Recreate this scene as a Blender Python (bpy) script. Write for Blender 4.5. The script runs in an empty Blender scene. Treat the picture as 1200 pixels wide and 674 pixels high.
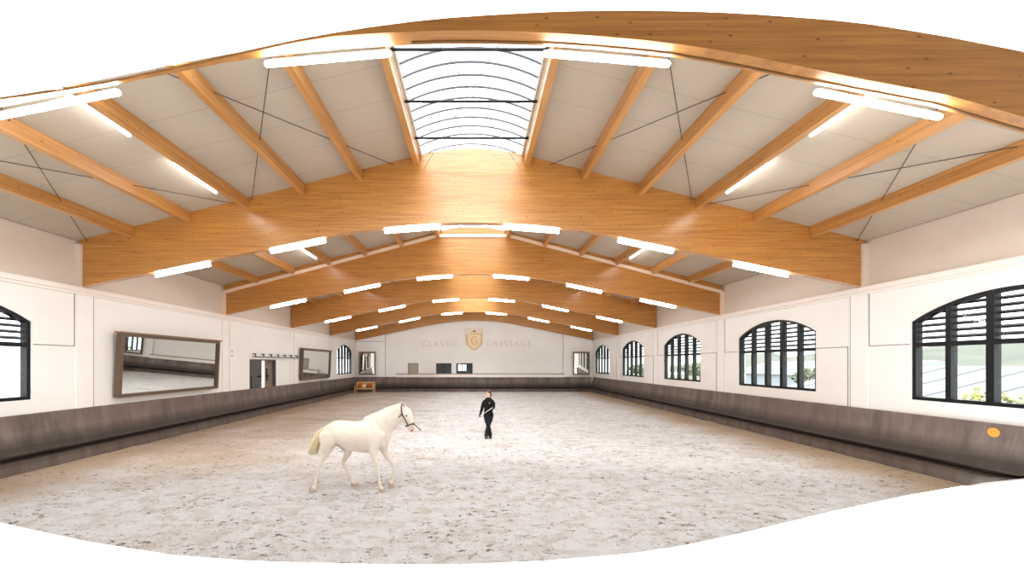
import bpy, bmesh, math, random
from mathutils import Vector, Matrix, noise

# ------------------------------------------------------------------ camera, world, exposure
sc = bpy.context.scene
C = sc.collection
F = 467.0            # focal length in pixels of the 1200 wide frame
EYE = 2.66           # eye height above the sand
cam_d = bpy.data.cameras.new('camera')
cam = bpy.data.objects.new('camera', cam_d)
C.objects.link(cam)
cam.location = (0, 0, EYE)
cam.rotation_euler = (math.pi / 2, 0, 0)
cam_d.sensor_width = 36.0
cam_d.lens = F / 1200 * 36.0
cam_d.shift_x = 43 / 1200
cam_d.shift_y = 89 / 1200
cam_d.clip_end = 800
sc.camera = cam

world = bpy.data.worlds.new('overcast_sky')
sc.world = world
world.use_nodes = True
bg = world.node_tree.nodes['Background']
bg.inputs[0].default_value = (0.97, 0.985, 1.0, 1)
SKY = 3.0
bg.inputs[1].default_value = SKY
TUBE_POWER = 52.0
sun_d = bpy.data.lights.new('hazy_sun', 'SUN')
sun_d.energy = 5.5; sun_d.angle = math.radians(35); sun_d.color = (1, .97, .93)
sun = bpy.data.objects.new('hazy_sun', sun_d); C.objects.link(sun)
sun.rotation_euler = (math.radians(47), 0, 0)      # high behind the viewer, veiled
sc.view_settings.view_transform = 'Standard'
sc.view_settings.look = 'None'
sc.view_settings.gamma = 1
sc.view_settings.exposure = 0.70
sc.view_settings.use_curve_mapping = False
sc.cycles.use_denoising = True
sc.cycles.max_bounces = 14
sc.cycles.diffuse_bounces = 7
sc.cycles.glossy_bounces = 5
sc.cycles.transmission_bounces = 8
sc.cycles.transparent_max_bounces = 16
sc.cycles.sample_clamp_indirect = 6.0
sc.cycles.caustics_reflective = False
sc.cycles.caustics_refractive = False

# ------------------------------------------------------------------ helpers
def srgb(r, g, b):
    def c(v):
        v /= 255
        return v / 12.92 if v <= .04045 else ((v + .055) / 1.055) ** 2.4
    return (c(r), c(g), c(b), 1)

def mat(name, col, rough=.6, metal=0.0, spec=.5, coat=0.0):
    m = bpy.data.materials.new(name)
    m.use_nodes = True
    p = m.node_tree.nodes['Principled BSDF']
    p.inputs['Base Color'].default_value = col
    p.inputs['Roughness'].default_value = rough
    p.inputs['Metallic'].default_value = metal
    p.inputs['Specular IOR Level'].default_value = spec
    p.inputs['Coat Weight'].default_value = coat
    return m

class NT:
    """small node builder"""
    def __init__(s, m):
        s.t = m.node_tree; s.n = s.t.nodes; s.l = s.t.links
        s.p = s.n.get('Principled BSDF')
    def new(s, kind, **kw):
        n = s.n.new(kind)
        for k, v in kw.items(): setattr(n, k, v)
        return n
    def set(s, sock, v):
        if isinstance(v, bpy.types.NodeSocket): s.l.new(v, sock)
        else: sock.default_value = v
    def math(s, op, a, b=0.0, c=None, clamp=False):
        n = s.new('ShaderNodeMath', operation=op); n.use_clamp = clamp
        s.set(n.inputs[0], a); s.set(n.inputs[1], b)
        if c is not None: s.set(n.inputs[2], c)
        return n.outputs[0]
    def mix(s, fac, a, b, mode='MIX'):
        n = s.new('ShaderNodeMix', data_type='RGBA', blend_type=mode)
        s.set(n.inputs[0], fac); s.set(n.inputs[6], a); s.set(n.inputs[7], b)
        return n.outputs[2]
    def coord(s, scale=(1, 1, 1), loc=(0, 0, 0)):
        tc = s.new('ShaderNodeNewGeometry')
        mp = s.new('ShaderNodeMapping')
        mp.inputs['Scale'].default_value = scale
        mp.inputs['Location'].default_value = loc
        s.l.new(tc.outputs['Position'], mp.inputs[0])
        return mp.outputs[0]
    def noise(s, vec, scale=1, detail=4, rough=.5, dist=0.0):
        n = s.new('ShaderNodeTexNoise')
        s.l.new(vec, n.inputs['Vector'])
        n.inputs['Scale'].default_value = scale
        n.inputs['Detail'].default_value = detail
        n.inputs['Roughness'].default_value = rough
        n.inputs['Distortion'].default_value = dist
        return n.outputs[0]
    def ramp(s, v, lo, hi, a=0.0, b=1.0):
        n = s.new('ShaderNodeMapRange', clamp=True)
        s.set(n.inputs[0], v)
        for i, q in enumerate((lo, hi, a, b)): n.inputs[i + 1].default_value = q
        return n.outputs[0]
    def sep(s, vec):
        n = s.new('ShaderNodeSeparateXYZ'); s.l.new(vec, n.inputs[0]); return n.outputs
    def bump(s, h, strength, dist):
        b = s.new('ShaderNodeBump')
        b.inputs['Strength'].default_value = strength
        b.inputs['Distance'].default_value = dist
        s.l.new(h, b.inputs['Height'])
        s.l.new(b.outputs[0], s.p.inputs['Normal'])

def wood(name, dark, light, grain, rough=.38, knots=True, dark_line=srgb(150, 88, 34)):
    """laminated spruce; grain = axis along which the fibres run"""
    m = mat(name, light, rough, coat=.8)
    m.node_tree.nodes['Principled BSDF'].inputs['Coat Roughness'].default_value = .36
    t = NT(m)
    sc_ = [14, 14, 14]; sc_[grain] = .55
    v = t.coord(tuple(sc_))
    n1 = t.noise(v, 1.6, 5, .6, .3)
    sc2 = [1.6, 1.6, 30]; sc2[grain] = .35
    n2 = t.noise(t.coord(tuple(sc2)), 1, 2, .5)
    f = t.math('ADD', t.math('MULTIPLY', n1, .6), t.math('MULTIPLY', n2, .4))
    col = t.mix(t.ramp(f, .36, .64), dark, light)
    ln = [26, 26, 26]; ln[grain] = .5
    n3 = t.noise(t.coord(tuple(ln)), 1.5, 2, .5)
    col = t.mix(t.ramp(n3, .56, .66, 0, .4), col, dark_line)
    if knots:
        vo = t.new('ShaderNodeTexVoronoi', feature='F1')
        vo.voronoi_dimensions = '2D'
        kx = t.sep(t.coord())
        cb = t.new('ShaderNodeCombineXYZ')
        t.set(cb.inputs[0], t.math('MULTIPLY', kx[grain], 2.4)); t.set(cb.inputs[1], t.math('MULTIPLY', kx[2], 5.0))
        t.l.new(cb.outputs[0], vo.inputs['Vector'])
        vo.inputs['Scale'].default_value = 1.0
        k = t.ramp(vo.outputs['Distance'], .04, .085, 1, 0)
        pick = t.ramp(vo.outputs['Color'], .5, .62, 0, 1)
        col = t.mix(t.math('MULTIPLY', t.math('MULTIPLY', k, pick), .85), col, srgb(96, 48, 14))
    t.l.new(col, t.p.inputs['Base Color'])
    t.bump(f, .12, .01)
    return m

class MB:
    def __init__(s): s.bm = bmesh.new()
    def face(s, pts):
        return s.bm.faces.new([s.bm.verts.new(p) for p in pts])
    def box(s, a, b):
        x0, y0, z0 = a; x1, y1, z1 = b
        return s.prism([(x0, y0, z0), (x1, y0, z0), (x1, y1, z0), (x0, y1, z0)],
                       [(x0, y0, z1), (x1, y0, z1), (x1, y1, z1), (x0, y1, z1)])
    def prism(s, lo, hi, close=True):
        a = [s.bm.verts.new(p) for p in lo]; b = [s.bm.verts.new(p) for p in hi]
        n = len(a)
        if close:
            s.bm.faces.new(list(reversed(a))); s.bm.faces.new(b)
        for i in range(n):
            j = (i + 1) % n
            s.bm.faces.new((a[i], a[j], b[j], b[i]))
        return a + b
    def rings(s, rings, cap=True, closed=True):
        """skin a list of rings (lists of points)"""
        rv = [[s.bm.verts.new(p) for p in r] for r in rings]
        n = len(rings[0])
        for a, b in zip(rv, rv[1:]):
            for i in range(n if closed else n - 1):
                j = (i + 1) % n
                s.bm.faces.new((a[i], a[j], b[j], b[i]))
        if cap and closed:
            s.bm.faces.new(list(reversed(rv[0]))); s.bm.faces.new(rv[-1])
        return rv
    def bar(s, p, q, w, h=None, up=(0, 0, 1)):
        """square bar from p to q, w across and h along up"""
        p = Vector(p); q = Vector(q); h = h or w
        d = (q - p).normalized(); up = Vector(up)
        sx = d.cross(up).normalized(); uy = sx.cross(d).normalized()
        o = [(-w / 2, -h / 2), (w / 2, -h / 2), (w / 2, h / 2), (-w / 2, h / 2)]
        s.prism([p + sx * a + uy * b for a, b in o], [q + sx * a + uy * b for a, b in o])
    def tube(s, pts, r, n=10, cap=True):
        pts = [Vector(p) for p in pts]
        rs = r if isinstance(r, (list, tuple)) else [r] * len(pts)
        rings = []; side = None
        for i, p in enumerate(pts):
            d = (pts[min(i + 1, len(pts) - 1)] - pts[max(i - 1, 0)]).normalized()
            if side is None:
                side = d.orthogonal().normalized()
            side = (side - d * side.dot(d)).normalized()
            u = d.cross(side)
            rings.append([p + (side * math.cos(k * 2 * math.pi / n) + u * math.sin(k * 2 * math.pi / n)) * rs[i] for k in range(n)])
        s.rings(rings, cap)
    def ball(s, c, r, seg=12, ring=8):
        if not isinstance(r, (list, tuple)): r = (r, r, r)
        bmesh.ops.create_uvsphere(s.bm, u_segments=seg, v_segments=ring, radius=1,
                                  matrix=Matrix.Translation(c) @ Matrix.Diagonal((*r, 1)))
    def build(s, name, m, parent=None, smooth=False, recalc=True):
        if recalc: bmesh.ops.recalc_face_normals(s.bm, faces=s.bm.faces)
        me = bpy.data.meshes.new(name)
        s.bm.to_mesh(me); s.bm.free()
        me.materials.append(m)
        if smooth:
            for p in me.polygons: p.use_smooth = True
        o = bpy.data.objects.new(name, me)
        C.objects.link(o)
        if parent: o.parent = parent
        return o

def tag(o, label=None, cat=None, group=None, kind=None):
    if label: o['label'] = label
    if cat: o['category'] = cat
    if group: o['group'] = group
    if kind: o['kind'] = kind
    return o

def empty(name, loc=(0, 0, 0)):
    o = bpy.data.objects.new(name, None)
    o.location = loc; o.empty_display_size = .3
    C.objects.link(o)
    return o

def local(o, root):
    """parent o (built in world coordinates) to root, keeping it in place"""
    o.parent = root
    o.data.transform(root.matrix_basis.inverted())
    return o

def bevel(o, w, seg=2):
    b = bmesh.new(); b.from_mesh(o.data)
    bmesh.ops.bevel(b, geom=b.edges[:], offset=w, segments=seg, affect='EDGES', clamp_overlap=True)
    b.to_mesh(o.data); b.free()
    return o

# ------------------------------------------------------------------ materials
M = {}
M['beam'] = wood('glulam_spruce', srgb(158, 100, 36), srgb(198, 140, 66), 0, rough=.3)
M['purlin'] = wood('purlin_spruce', srgb(170, 114, 50), srgb(204, 150, 84), 1, rough=.5)
M['white'] = mat('white_metal', srgb(240, 238, 234), .45)
M['black'] = mat('black_frame', srgb(7, 10, 12), .5, spec=.3)
M['slat'] = mat('black_slat', srgb(14, 22, 30), .5, spec=.3)
M['wire'] = mat('dark_wire', srgb(70, 60, 54), .5, .3)
M['ledge'] = mat('white_ledge', srgb(238, 232, 226), .6)
M['joint'] = mat('shadow_joint', srgb(120, 112, 104), .9)
M['pale_strip'] = mat('pale_strip', srgb(236, 214, 190), .5)
M['channel'] = mat('cable_channel', srgb(120, 84, 44), .7)
M['mirror'] = mat('mirror_glass', (.86, .88, .87, 1), .015, 1.0)
M['mirror_frame'] = mat('brown_mirror_frame', srgb(96, 80, 64), .55)
M['door_dark'] = mat('dark_grey_door', srgb(84, 84, 86), .45)
M['door_brown'] = mat('taupe_door', srgb(132, 114, 102), .4)
M['plate'] = mat('plate_grey', srgb(206, 200, 194), .5)

def wall_mat(name, col, dirt):
    m = mat(name, col, .75, spec=.25)
    t = NT(m)
    n = t.noise(t.coord((.5, .5, .5)), 1, 4, .55)
    n2 = t.noise(t.coord((.25, .25, 1.4)), 1.3, 3, .5)
    c = t.mix(t.ramp(n, .45, .8, 0, .5), col, dirt)
    c = t.mix(t.ramp(n2, .55, .8, 0, .35), c, dirt)
    t.l.new(c, t.p.inputs['Base Color'])
    t.bump(t.noise(t.coord((30, 30, 30)), 1, 2), .05, .005)
    return m
M['wall'] = wall_mat('white_plaster', srgb(242, 242, 240), srgb(232, 229, 222))
M['panel'] = wall_mat('upper_wall_panel', srgb(218, 208, 196), srgb(206, 194, 182))

m = mat('ceiling_panel', srgb(206, 196, 180), .6, spec=.3)
t = NT(m)
xyz = t.sep(t.coord())
fy = t.math('FRACT', t.math('MULTIPLY', t.math('ADD', xyz[1], .24), 1 / 1.0))
line = t.math('LESS_THAN', fy, .012)
c = t.mix(t.ramp(t.noise(t.coord((.4, .4, .4)), 1, 3), .4, .7), srgb(182, 172, 156), srgb(174, 163, 146))
c = t.mix(t.math('MULTIPLY', line, .55), c, srgb(118, 108, 98))
t.l.new(c, t.p.inputs['Base Color'])
M['ceiling'] = m

m = mat('kickboard_planks', srgb(108, 98, 92), .62, spec=.35)
t = NT(m)
n = t.noise(t.coord((2.2, 2.2, .35)), 1.2, 6, .65)
n2 = t.noise(t.coord((.5, .5, .8)), 1, 3, .5)
c = t.mix(t.ramp(n, .35, .68), srgb(88, 78, 72), srgb(128, 116, 108))
c = t.mix(t.ramp(n2, .48, .68, 0, .6), c, srgb(110, 92, 88))
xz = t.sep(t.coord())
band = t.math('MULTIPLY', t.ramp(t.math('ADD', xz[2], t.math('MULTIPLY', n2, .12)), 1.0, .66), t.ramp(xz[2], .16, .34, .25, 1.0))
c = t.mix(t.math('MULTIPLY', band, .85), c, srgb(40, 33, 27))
t.l.new(c, t.p.inputs['Base Color'])
t.bump(n, .15, .02)
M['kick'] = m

m = mat('riding_sand', srgb(228, 218, 208), .9, spec=.15)
t = NT(m)
pos = t.coord()
xyz = t.sep(pos)
edge = t.ramp(t.math('ABSOLUTE', t.math('ADD', xyz[0], .1)), 8.0, 10.2, 0, 1.15)
left = t.ramp(xyz[0], -1.5, -7.5)
far = t.ramp(xyz[1], 7.5, 11.0)
tan_f = t.math('MAXIMUM', edge, t.math('MULTIPLY', t.math('MULTIPLY', left, far), .75))
big = t.noise(t.coord((.35, .6, 1)), 1, 5, .6)
tan_f = t.math('ADD', tan_f, t.ramp(big, .3, .75, -.35, .35), clamp=True)
c = t.mix(tan_f, srgb(236, 236, 237), srgb(196, 172, 144))
mid = t.noise(t.coord((2.6, 3.4, 1)), 1, 7, .72)
c = t.mix(t.ramp(mid, .47, .62, 0, .55), c, srgb(196, 182, 166))
# clods thrown up by hooves: two sizes of small dark patches with crisp edges
cl = t.noise(t.coord((7, 10, 1)), 1, 6, .68, .6)
patch = t.ramp(t.noise(t.coord((.8, 1.1, 1)), 1, 5, .65), .34, .66, -.045, .045)
cv = t.math('ADD', cl, patch)
c = t.mix(t.ramp(cv, .575, .64, 0, .85), c, srgb(128, 108, 90))
c = t.mix(t.ramp(cv, .63, .68, 0, .8), c, srgb(84, 66, 52))
sp2 = t.noise(t.coord((24, 30, 1)), 1, 4, .65)
c = t.mix(t.ramp(t.math('ADD', sp2, patch), .57, .66, 0, .6), c, srgb(138, 120, 102))
t.l.new(c, t.p.inputs['Base Color'])
hgt = t.math('ADD', t.math('ADD', t.math('MULTIPLY', mid, 1.1), t.math('MULTIPLY', sp2, .25)), t.math('MULTIPLY', cl, .8))
t.bump(hgt, 1.0, .16)
M['sand'] = m

m = bpy.data.materials.new('tube_glow')
m.use_nodes = True
t = NT(m); t.n.remove(t.p)
em = t.new('ShaderNodeEmission')
em.inputs[0].default_value = (1.0, .975, .955, 1); em.inputs[1].default_value = TUBE_POWER
t.l.new(em.outputs[0], t.n['Material Output'].inputs[0])
M['tube'] = m
m2 = m.copy(); m2.name = 'small_tube_glow'
next(n for n in m2.node_tree.nodes if n.type == 'EMISSION').inputs[1].default_value = TUBE_POWER * .3
M['tube_small'] = m2

def glass(name, tint, gloss):
    m = bpy.data.materials.new(name); m.use_nodes = True
    t = NT(m); t.n.remove(t.p)
    a = t.new('ShaderNodeBsdfTransparent'); a.inputs[0].default_value = tint
    b = t.new('ShaderNodeBsdfGlossy'); b.inputs['Roughness'].default_value = .03
    x = t.new('ShaderNodeMixShader'); x.inputs[0].default_value = gloss
    t.l.new(a.outputs[0], x.inputs[1]); t.l.new(b.outputs[0], x.inputs[2])
    t.l.new(x.outputs[0], t.n['Material Output'].inputs[0])
    return m
M['glass'] = glass('window_glass', (.93, .97, .96, 1), .05)
m = bpy.data.materials.new('opal_polycarbonate'); m.use_nodes = True
t = NT(m); t.n.remove(t.p)
a = t.new('ShaderNodeBsdfTransparent'); a.inputs[0].default_value = (.96, .98, 1, 1)
b = t.new('ShaderNodeBsdfTranslucent'); b.inputs[0].default_value = (.9, .94, 1, 1)
x = t.new('ShaderNodeMixShader'); x.inputs[0].default_value = .45
t.l.new(a.outputs[0], x.inputs[1]); t.l.new(b.outputs[0], x.inputs[2])
t.l.new(x.outputs[0], t.n['Material Output'].inputs[0])
M['opal'] = m
M['rib'] = mat('rooflight_rib', srgb(124, 132, 146), .4)

# ------------------------------------------------------------------ the hall's measures
XC = -.1; W = 11.1
XL, XR = XC - W, XC + W
BAY = 6.5
BY = [4.76 + BAY * i for i in range(6)]     # near faces of the six beams
BT = .2                                     # beam thickness
YB = 37.65                                  # back wall
Z_LEDGE = EYE + .185 * W
def roof_z(X):
    return EYE + W * (.564 - .25 * abs(X - XC) / W)
def crown_z(X):
    u = abs(X - XC) / W; a = .13
    return roof_z(X) if u >= a else EYE + W * (.564 - .25 * (u * u / (2 * a) + a / 2))
def soffit(X, first=False):
    u = abs(X - XC) / W
    u0 = .4; a = .1635 / (u0 * (2 - u0))
    z = .3585 - a * u * u if u < u0 else .3585 - a * u0 * u0 - 2 * a * u0 * (u - u0)
    if first: z += interp([(0, 0), (.25, -.0015), (.33, -.005), (.40, -.0065), (.52, -.0045), (.6, -.012), (1, -.045)], u)
    return EYE + z * W
# nearest beam: (X, Y of its near face, underside, top) along its length
B1 = [(-8.735, 4.76, 5.032, 5.127), (-7.92, 4.76, 5.266, 5.33), (-7.104, 4.76, 5.5, 5.534), (-6.329, 4.79, 5.727, 5.758), (-5.928, 4.84, 5.847, 5.873), (-5.507, 4.88, 5.932, 5.966), (-5.057, 4.9, 6.016, 6.043), (-4.585, 4.91, 6.105, 6.136), (-4.113, 4.91, 6.206, 6.231), (-3.641, 4.91, 6.301, 6.332), (-3.162, 4.89, 6.394, 6.422), (-2.675, 4.86, 6.471, 6.505), (-2.179, 4.8, 6.527, 6.558), (-1.702, 4.76, 6.571, 6.61), (-1.244, 4.76, 6.602, 6.682), (-0.785, 4.76, 6.624, 6.743), (-0.326, 4.76, 6.637, 6.79), (0.133, 4.76, 6.637, 6.822), (0.591, 4.76, 6.624, 6.848), (1.05, 4.76, 6.602, 6.868), (1.509, 4.76, 6.57, 6.876), (1.967, 4.76, 6.529, 6.877), (2.426, 4.76, 6.477, 6.87), (2.885, 4.76, 6.409, 6.856), (3.343, 4.76, 6.321, 6.833), (3.802, 4.76, 6.228, 6.8), (4.261, 4.76, 6.131, 6.764), (4.719, 4.76, 6.042, 6.713), (5.178, 4.76, 5.956, 6.642), (5.637, 4.76, 5.87, 6.565), (6.095, 4.76, 5.737, 6.475), (6.554, 4.76, 5.601, 6.385), (7.165, 4.76, 5.425, 6.248), (7.879, 4.76, 5.22, 6.054), (8.592, 4.76, 5.016, 5.861), (9.408, 4.76, 4.782, 5.59), (10.223, 4.76, 4.548, 5.32), (11.039, 4.76, 4.317, 5.023)]
# near edge of the sand
SAND_EDGE = [(-10.086, 7.394), (-7.923, 6.643), (-5.791, 5.944), (-4.173, 5.521), (-2.947, 5.354), (-1.78, 5.295), (-0.868, 5.264), (-0.147, 5.273), (0.954, 5.366), (2.183, 5.57), (3.02, 5.805), (4.368, 6.315), (6.36, 7.139), (8.809, 8.066), (10.492, 8.627)]

def interp(tab, x, k=1, j=0):
    if x <= tab[0][j]: a, b = tab[0], tab[1]
    elif x >= tab[-1][j]: a, b = tab[-2], tab[-1]
    else:
        for a, b in zip(tab, tab[1:]):
            if a[j] <= x <= b[j]: break
    f = (x - a[j]) / (b[j] - a[j])
    return a[k] + (b[k] - a[k]) * f

def roof_start(X, Z):
    """the roof is built from where it comes out behind the nearest beam; the
    distance at which a line parallel to the hall at (X, Z) passes under that beam"""
    lo, hi = 4.0, 14.0
    for _ in range(40):
        y = (lo + hi) / 2
        k = 4.94 / y
        xb = X * k; zb = EYE + (Z - EYE) * k
        zt = interp(B1, xb * 4.8 / 4.94, 3)
        lim = .5 * soffit(xb, True) + .5 * (EYE + (zt - EYE) * 4.94 / 4.78)
        if zb > lim: lo = y
        else: hi = y
    return (lo + hi) / 2

# ------------------------------------------------------------------ floor
NX = 90
rows = []
for i in range(NX + 1):
    X = -11.0 + (21.8) * i / NX
    y0 = interp(SAND_EDGE, X)
    rows.append([(X, y0 + (YB - y0) * (j / 110) ** 1.6, .0) for j in range(111)])
b = MB()
vs = [[b.bm.verts.new((p[0], p[1], .025 * (noise.noise(Vector((p[0] * 1.3, p[1] * 1.3, 0)))) * min(1, max(0, (p[1] - interp(SAND_EDGE, p[0])) / 2)))) for p in r] for r in rows]
for i in range(NX):
    for j in range(110):
        b.bm.faces.new((vs[i][j], vs[i + 1][j], vs[i + 1][j + 1], vs[i][j + 1]))
o = b.build('floor', M['sand'], smooth=True)
tag(o, kind='structure')

b = MB(); b.box((-11.0, -1.8, -.15), (10.8, 4.85, 0))  # unseen near floor, added to stop sky light leaking up from below
tag(b.build('floor', M['sand']), kind='structure')
# ------------------------------------------------------------------ walls with arched openings
def arch(u, w, spring, rise):
    """height of a segmental arch of width w at u in -w/2..w/2"""
    R = (w * w / 4 + rise * rise) / (2 * rise)
    return spring + math.sqrt(max(R * R - u * u, 0)) - (R - rise)

WIN_W, SILL, SPRING, RISE, TRANSOM = 3.82, 1.74, 3.72, .55, 3.13
def side_wall(name, X, out, y0, y1, wins, z0, doors=()):
    """wall in the plane X; out = +1/-1 towards outdoors; thickness .3"""
    b = MB(); T = .3 * out
    def slab(ya, yb, za_a, za_b, zb_a, zb_b):
        lo = [(X, ya, za_a), (X, yb, za_b), (X + T, yb, za_b), (X + T, ya, za_a)]
        hi = [(X, ya, zb_a), (X, yb, zb_b), (X + T, yb, zb_b), (X + T, ya, zb_a)]
        b.prism(lo, hi)
    top = roof_z(X)
    ops = sorted([(c - WIN_W / 2, c + WIN_W / 2, 'w', c) for c in wins] + [(a, c, 'd', h) for a, c, h in doors])
    y = y0
    for a, c, kind, h in ops:
        if a > y: slab(y, a, z0, z0, top, top)
        s = max(a, y0)
        if kind == 'w':
            slab(s, c, z0, z0, SILL, SILL)
            N = 20
            for k in range(N):
                ya = a + (c - a) * k / N; yb = a + (c - a) * (k + 1) / N
                if ya < y0 - 1e-6: continue
                slab(ya, yb, arch(ya - h, WIN_W, SPRING, RISE), arch(yb - h, WIN_W, SPRING, RISE), top, top)
        else:
            slab(s, c, h, h, top, top)
        y = c
    if y < y1: slab(y, y1, z0, z0, top, top)
    bmesh.ops.remove_doubles(b.bm, verts=b.bm.verts, dist=1e-5)
    # drop the inner faces between neighbouring slabs
    dup = {}
    for f in b.bm.faces:
        dup.setdefault(tuple(sorted(v.index for v in f.verts)), []).append(f)
    o = b.build(name, M['wall'])
    tag(o, kind='structure')
    return o
RW = [8.25, 14.9, 21.55, 28.2, 34.95]
LW = [8.25, 34.5]
DOOR = (19.95, 22.55, 2.87)
wr = side_wall('wall_right', XR + .1, 1, -1.8, YB + .3, RW, 1.25)
wl = side_wall('wall_left', XL - .1, -1, -1.8, YB + .3, LW, 0.0, [DOOR])

def wall_details(parent, X, inn, name, flat_bays):
    """pilasters under the beams, upper panels and panel joints; inn = direction into the hall"""
    for i, y in enumerate(BY[1:], 1):
        b = MB(); b.box((X, y - .0, 1.25), (X + .03 * inn, y + .5, Z_LEDGE - .08))
        b.build('pilaster', M['wall'], parent)
    edges = [5.0] + [y + .1 for y in BY[1:]]
    for a, c in zip(edges, edges[1:]):
        b = MB(); b.box((X, a + .02, Z_LEDGE + .1), (X + .03 * inn, c - .02, roof_z(X) - .02))
        b.build('upper_panel', M['panel'], parent)
    b = MB()
    for i, y in enumerate(BY[:5]):
        nxt = y + BAY; e = .006 * inn
        if i in flat_bays:
            c = flat_bays[i]
            for a, d in ((y + .6, c - WIN_W / 2 - .02), (c + WIN_W / 2 + .02, nxt - .03)):
                if d > a: b.box((X, a, 3.14), (X + e, d, 3.16))
        if i in flat_bays or inn < 0:
            b.box((X, nxt - .04, 3.14), (X + e, nxt - .02, Z_LEDGE - .09))
            b.box((X, y + .6, 1.3), (X + e, y + .62, 3.16))
        b.box((X + .03 * inn, y + .50, 1.3), (X + .032 * inn, y + .515, Z_LEDGE - .09))
    b.build('panel_joint', M['joint'], parent)
wall_details(wr, XR + .1, -1, 'right', {0: 8.25, 1: 14.9, 2: 21.55, 3: 28.2})
wall_details(wl, XL - .1, 1, 'left', {0: 8.25})

# projecting ledge under the roof, both sides, and across the back
for k, (X, s) in enumerate(((XL - .1, 1), (XR + .1, -1))):
    b = MB()
    b.box((X, 5.0, Z_LEDGE - .02), (X + .14 * s, YB, Z_LEDGE + .11))
    b.box((X, 5.0, Z_LEDGE - .09), (X + .07 * s, YB, Z_LEDGE - .02))
    tag(b.build('trim_%d' % (k + 1), M['ledge']), kind='structure')

b = MB(); b.box((XL - .4, -2.1, 0), (XR + .4, -1.8, 9.0))  # unseen end wall, added to cut the sky light from behind
tag(b.build('wall_front', M['wall']), kind='structure')
# back wall: two side strips and a slightly deeper field between them, with its openings
XS0, XS1 = -8.5, 8.3
b = MB()
b.box((XL - .1, YB, 0), (XS0, YB + .3, 8.9)); b.box((XS1, YB, 0), (XR + .1, YB + .3, 8.9))
OPN = [(-6.4, -5.42, 1.62, 2.68), (-3.72, -2.27, 1.64, 2.68), (-1.80, -.26, 1.64, 2.68)]
YF = YB + .18
x = XS0
for a, c, z0, z1 in OPN:
    b.box((x, YF, 0), (a, YF + .3, 9.0))
    b.box((a, YF, 0), (c, YF + .3, z0)); b.box((a, YF, z1), (c, YF + .3, 9.0))
    x = c
b.box((x, YF, 0), (XS1, YF + .3, 9.0))
wb = tag(b.build('wall_back', M['wall']), kind='structure')
b = MB()
b.box((XS0 - .03, YB - .006, 1.5), (XS0, YB, 6.2)); b.box((XS1, YB - .006, 1.5), (XS1 + .03, YB, 6.2))
b.box((XL - .1, YB - .01, 4.72), (XS0, YB, 4.75))
b.build('panel_joint', M['joint'], wb)
b = MB()
b.box((-7.45, YB - .28, 1.5), (XS1 + .1, YB, 1.62)); b.box((-7.45, YB - .3, 1.36), (XS1 + .1, YB - .24, 1.6))
tag(b.build('trim_3', M['ledge']), kind='structure')
b = MB(); b.box((-7.45, YB - .26, 1.62), (XS1 + .1, YF, 1.70)); tag(b.build('trim_4', mat('sill_grey', srgb(150, 142, 132), .5)), kind='structure')

# kickboards: leaning planks, a shadowed recess, a base board
PROFILE = [(.02, 1.385), (.10, 1.385), (.11, 1.33), (.15, 1.0), (.21, .70), (.30, .50), (.33, .455), (.33, .43), (.20, .40), (.17, .34), (.30, .30), (.36, .27), (.38, -.03), (.02, -.03)]
def kick_rows(y0, y1): return [y0 + (y1 - y0) * k / 24 for k in range(25)]
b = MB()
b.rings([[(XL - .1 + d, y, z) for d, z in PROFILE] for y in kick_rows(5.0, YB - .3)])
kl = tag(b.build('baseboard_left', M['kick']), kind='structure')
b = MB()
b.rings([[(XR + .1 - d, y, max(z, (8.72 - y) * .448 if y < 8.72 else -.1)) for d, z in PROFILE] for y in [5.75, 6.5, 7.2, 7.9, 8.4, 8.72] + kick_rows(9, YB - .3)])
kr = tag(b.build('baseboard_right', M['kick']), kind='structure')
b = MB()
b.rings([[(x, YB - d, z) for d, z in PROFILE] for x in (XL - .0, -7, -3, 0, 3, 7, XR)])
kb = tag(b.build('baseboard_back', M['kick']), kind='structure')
# round arena letter marker on the right kickboard
b = MB()
ring = []
for d_ in (0, .02):
    ring.append([(XR - .02 - d_, 8.43 + .1 * math.cos(a * math.pi / 12), 1.20 + .1 * math.sin(a * math.pi / 12)) for a in range(24)])
b.rings(ring)
tag(b.build('marker_disc', mat('amber_plastic', srgb(222, 150, 62), .5)), 'round amber orange disc fixed near the top of the right kickboard', 'marker disc')

# ------------------------------------------------------------------ ceiling (two slopes with the rooflight opening between)
SKY_U = 1.42                                # half width of the rooflight opening
TC = .12
for side in (-1, 1):
    N = 44
    xs = [XC + side * (SKY_U + (W + .4 - SKY_U) * k / N) for k in range(N + 1)]
    b = MB(); lo = []; hi = []
    rr = []
    for X in xs:
        z = roof_z(X)
        y0 = max(4.97, roof_start(X, z))
        rr.append([(X, y0, z), (X, YB + .3, z), (X, YB + .3, z + TC), (X, y0 + .12, z + TC)])
    b.rings(rr)
    o = b.build('ceiling', M['ceiling'])
    tag(o, kind='structure')
    # the last bay has no rooflight
    b = MB()
    b.rings([[(X, BY[4] + .1, roof_z(X)), (X, YB + .3, roof_z(X)), (X, YB + .3, roof_z(X) + TC), (X, BY[4] + .1, roof_z(X) + TC)] for X in (XC, xs[0])])
    tag(b.build('ceiling', M['ceiling']), kind='structure')
    # the bay overhead and behind the viewer: unseen, added closed to hold back daylight
    b = MB()
    b.rings([[(X, -2.1, roof_z(X)), (X, 4.72, roof_z(X)), (X, 4.72, roof_z(X) + TC), (X, -2.1, roof_z(X) + TC)] for X in (XC, xs[-1])])
    tag(b.build('ceiling', M['ceiling']), kind='structure')

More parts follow.
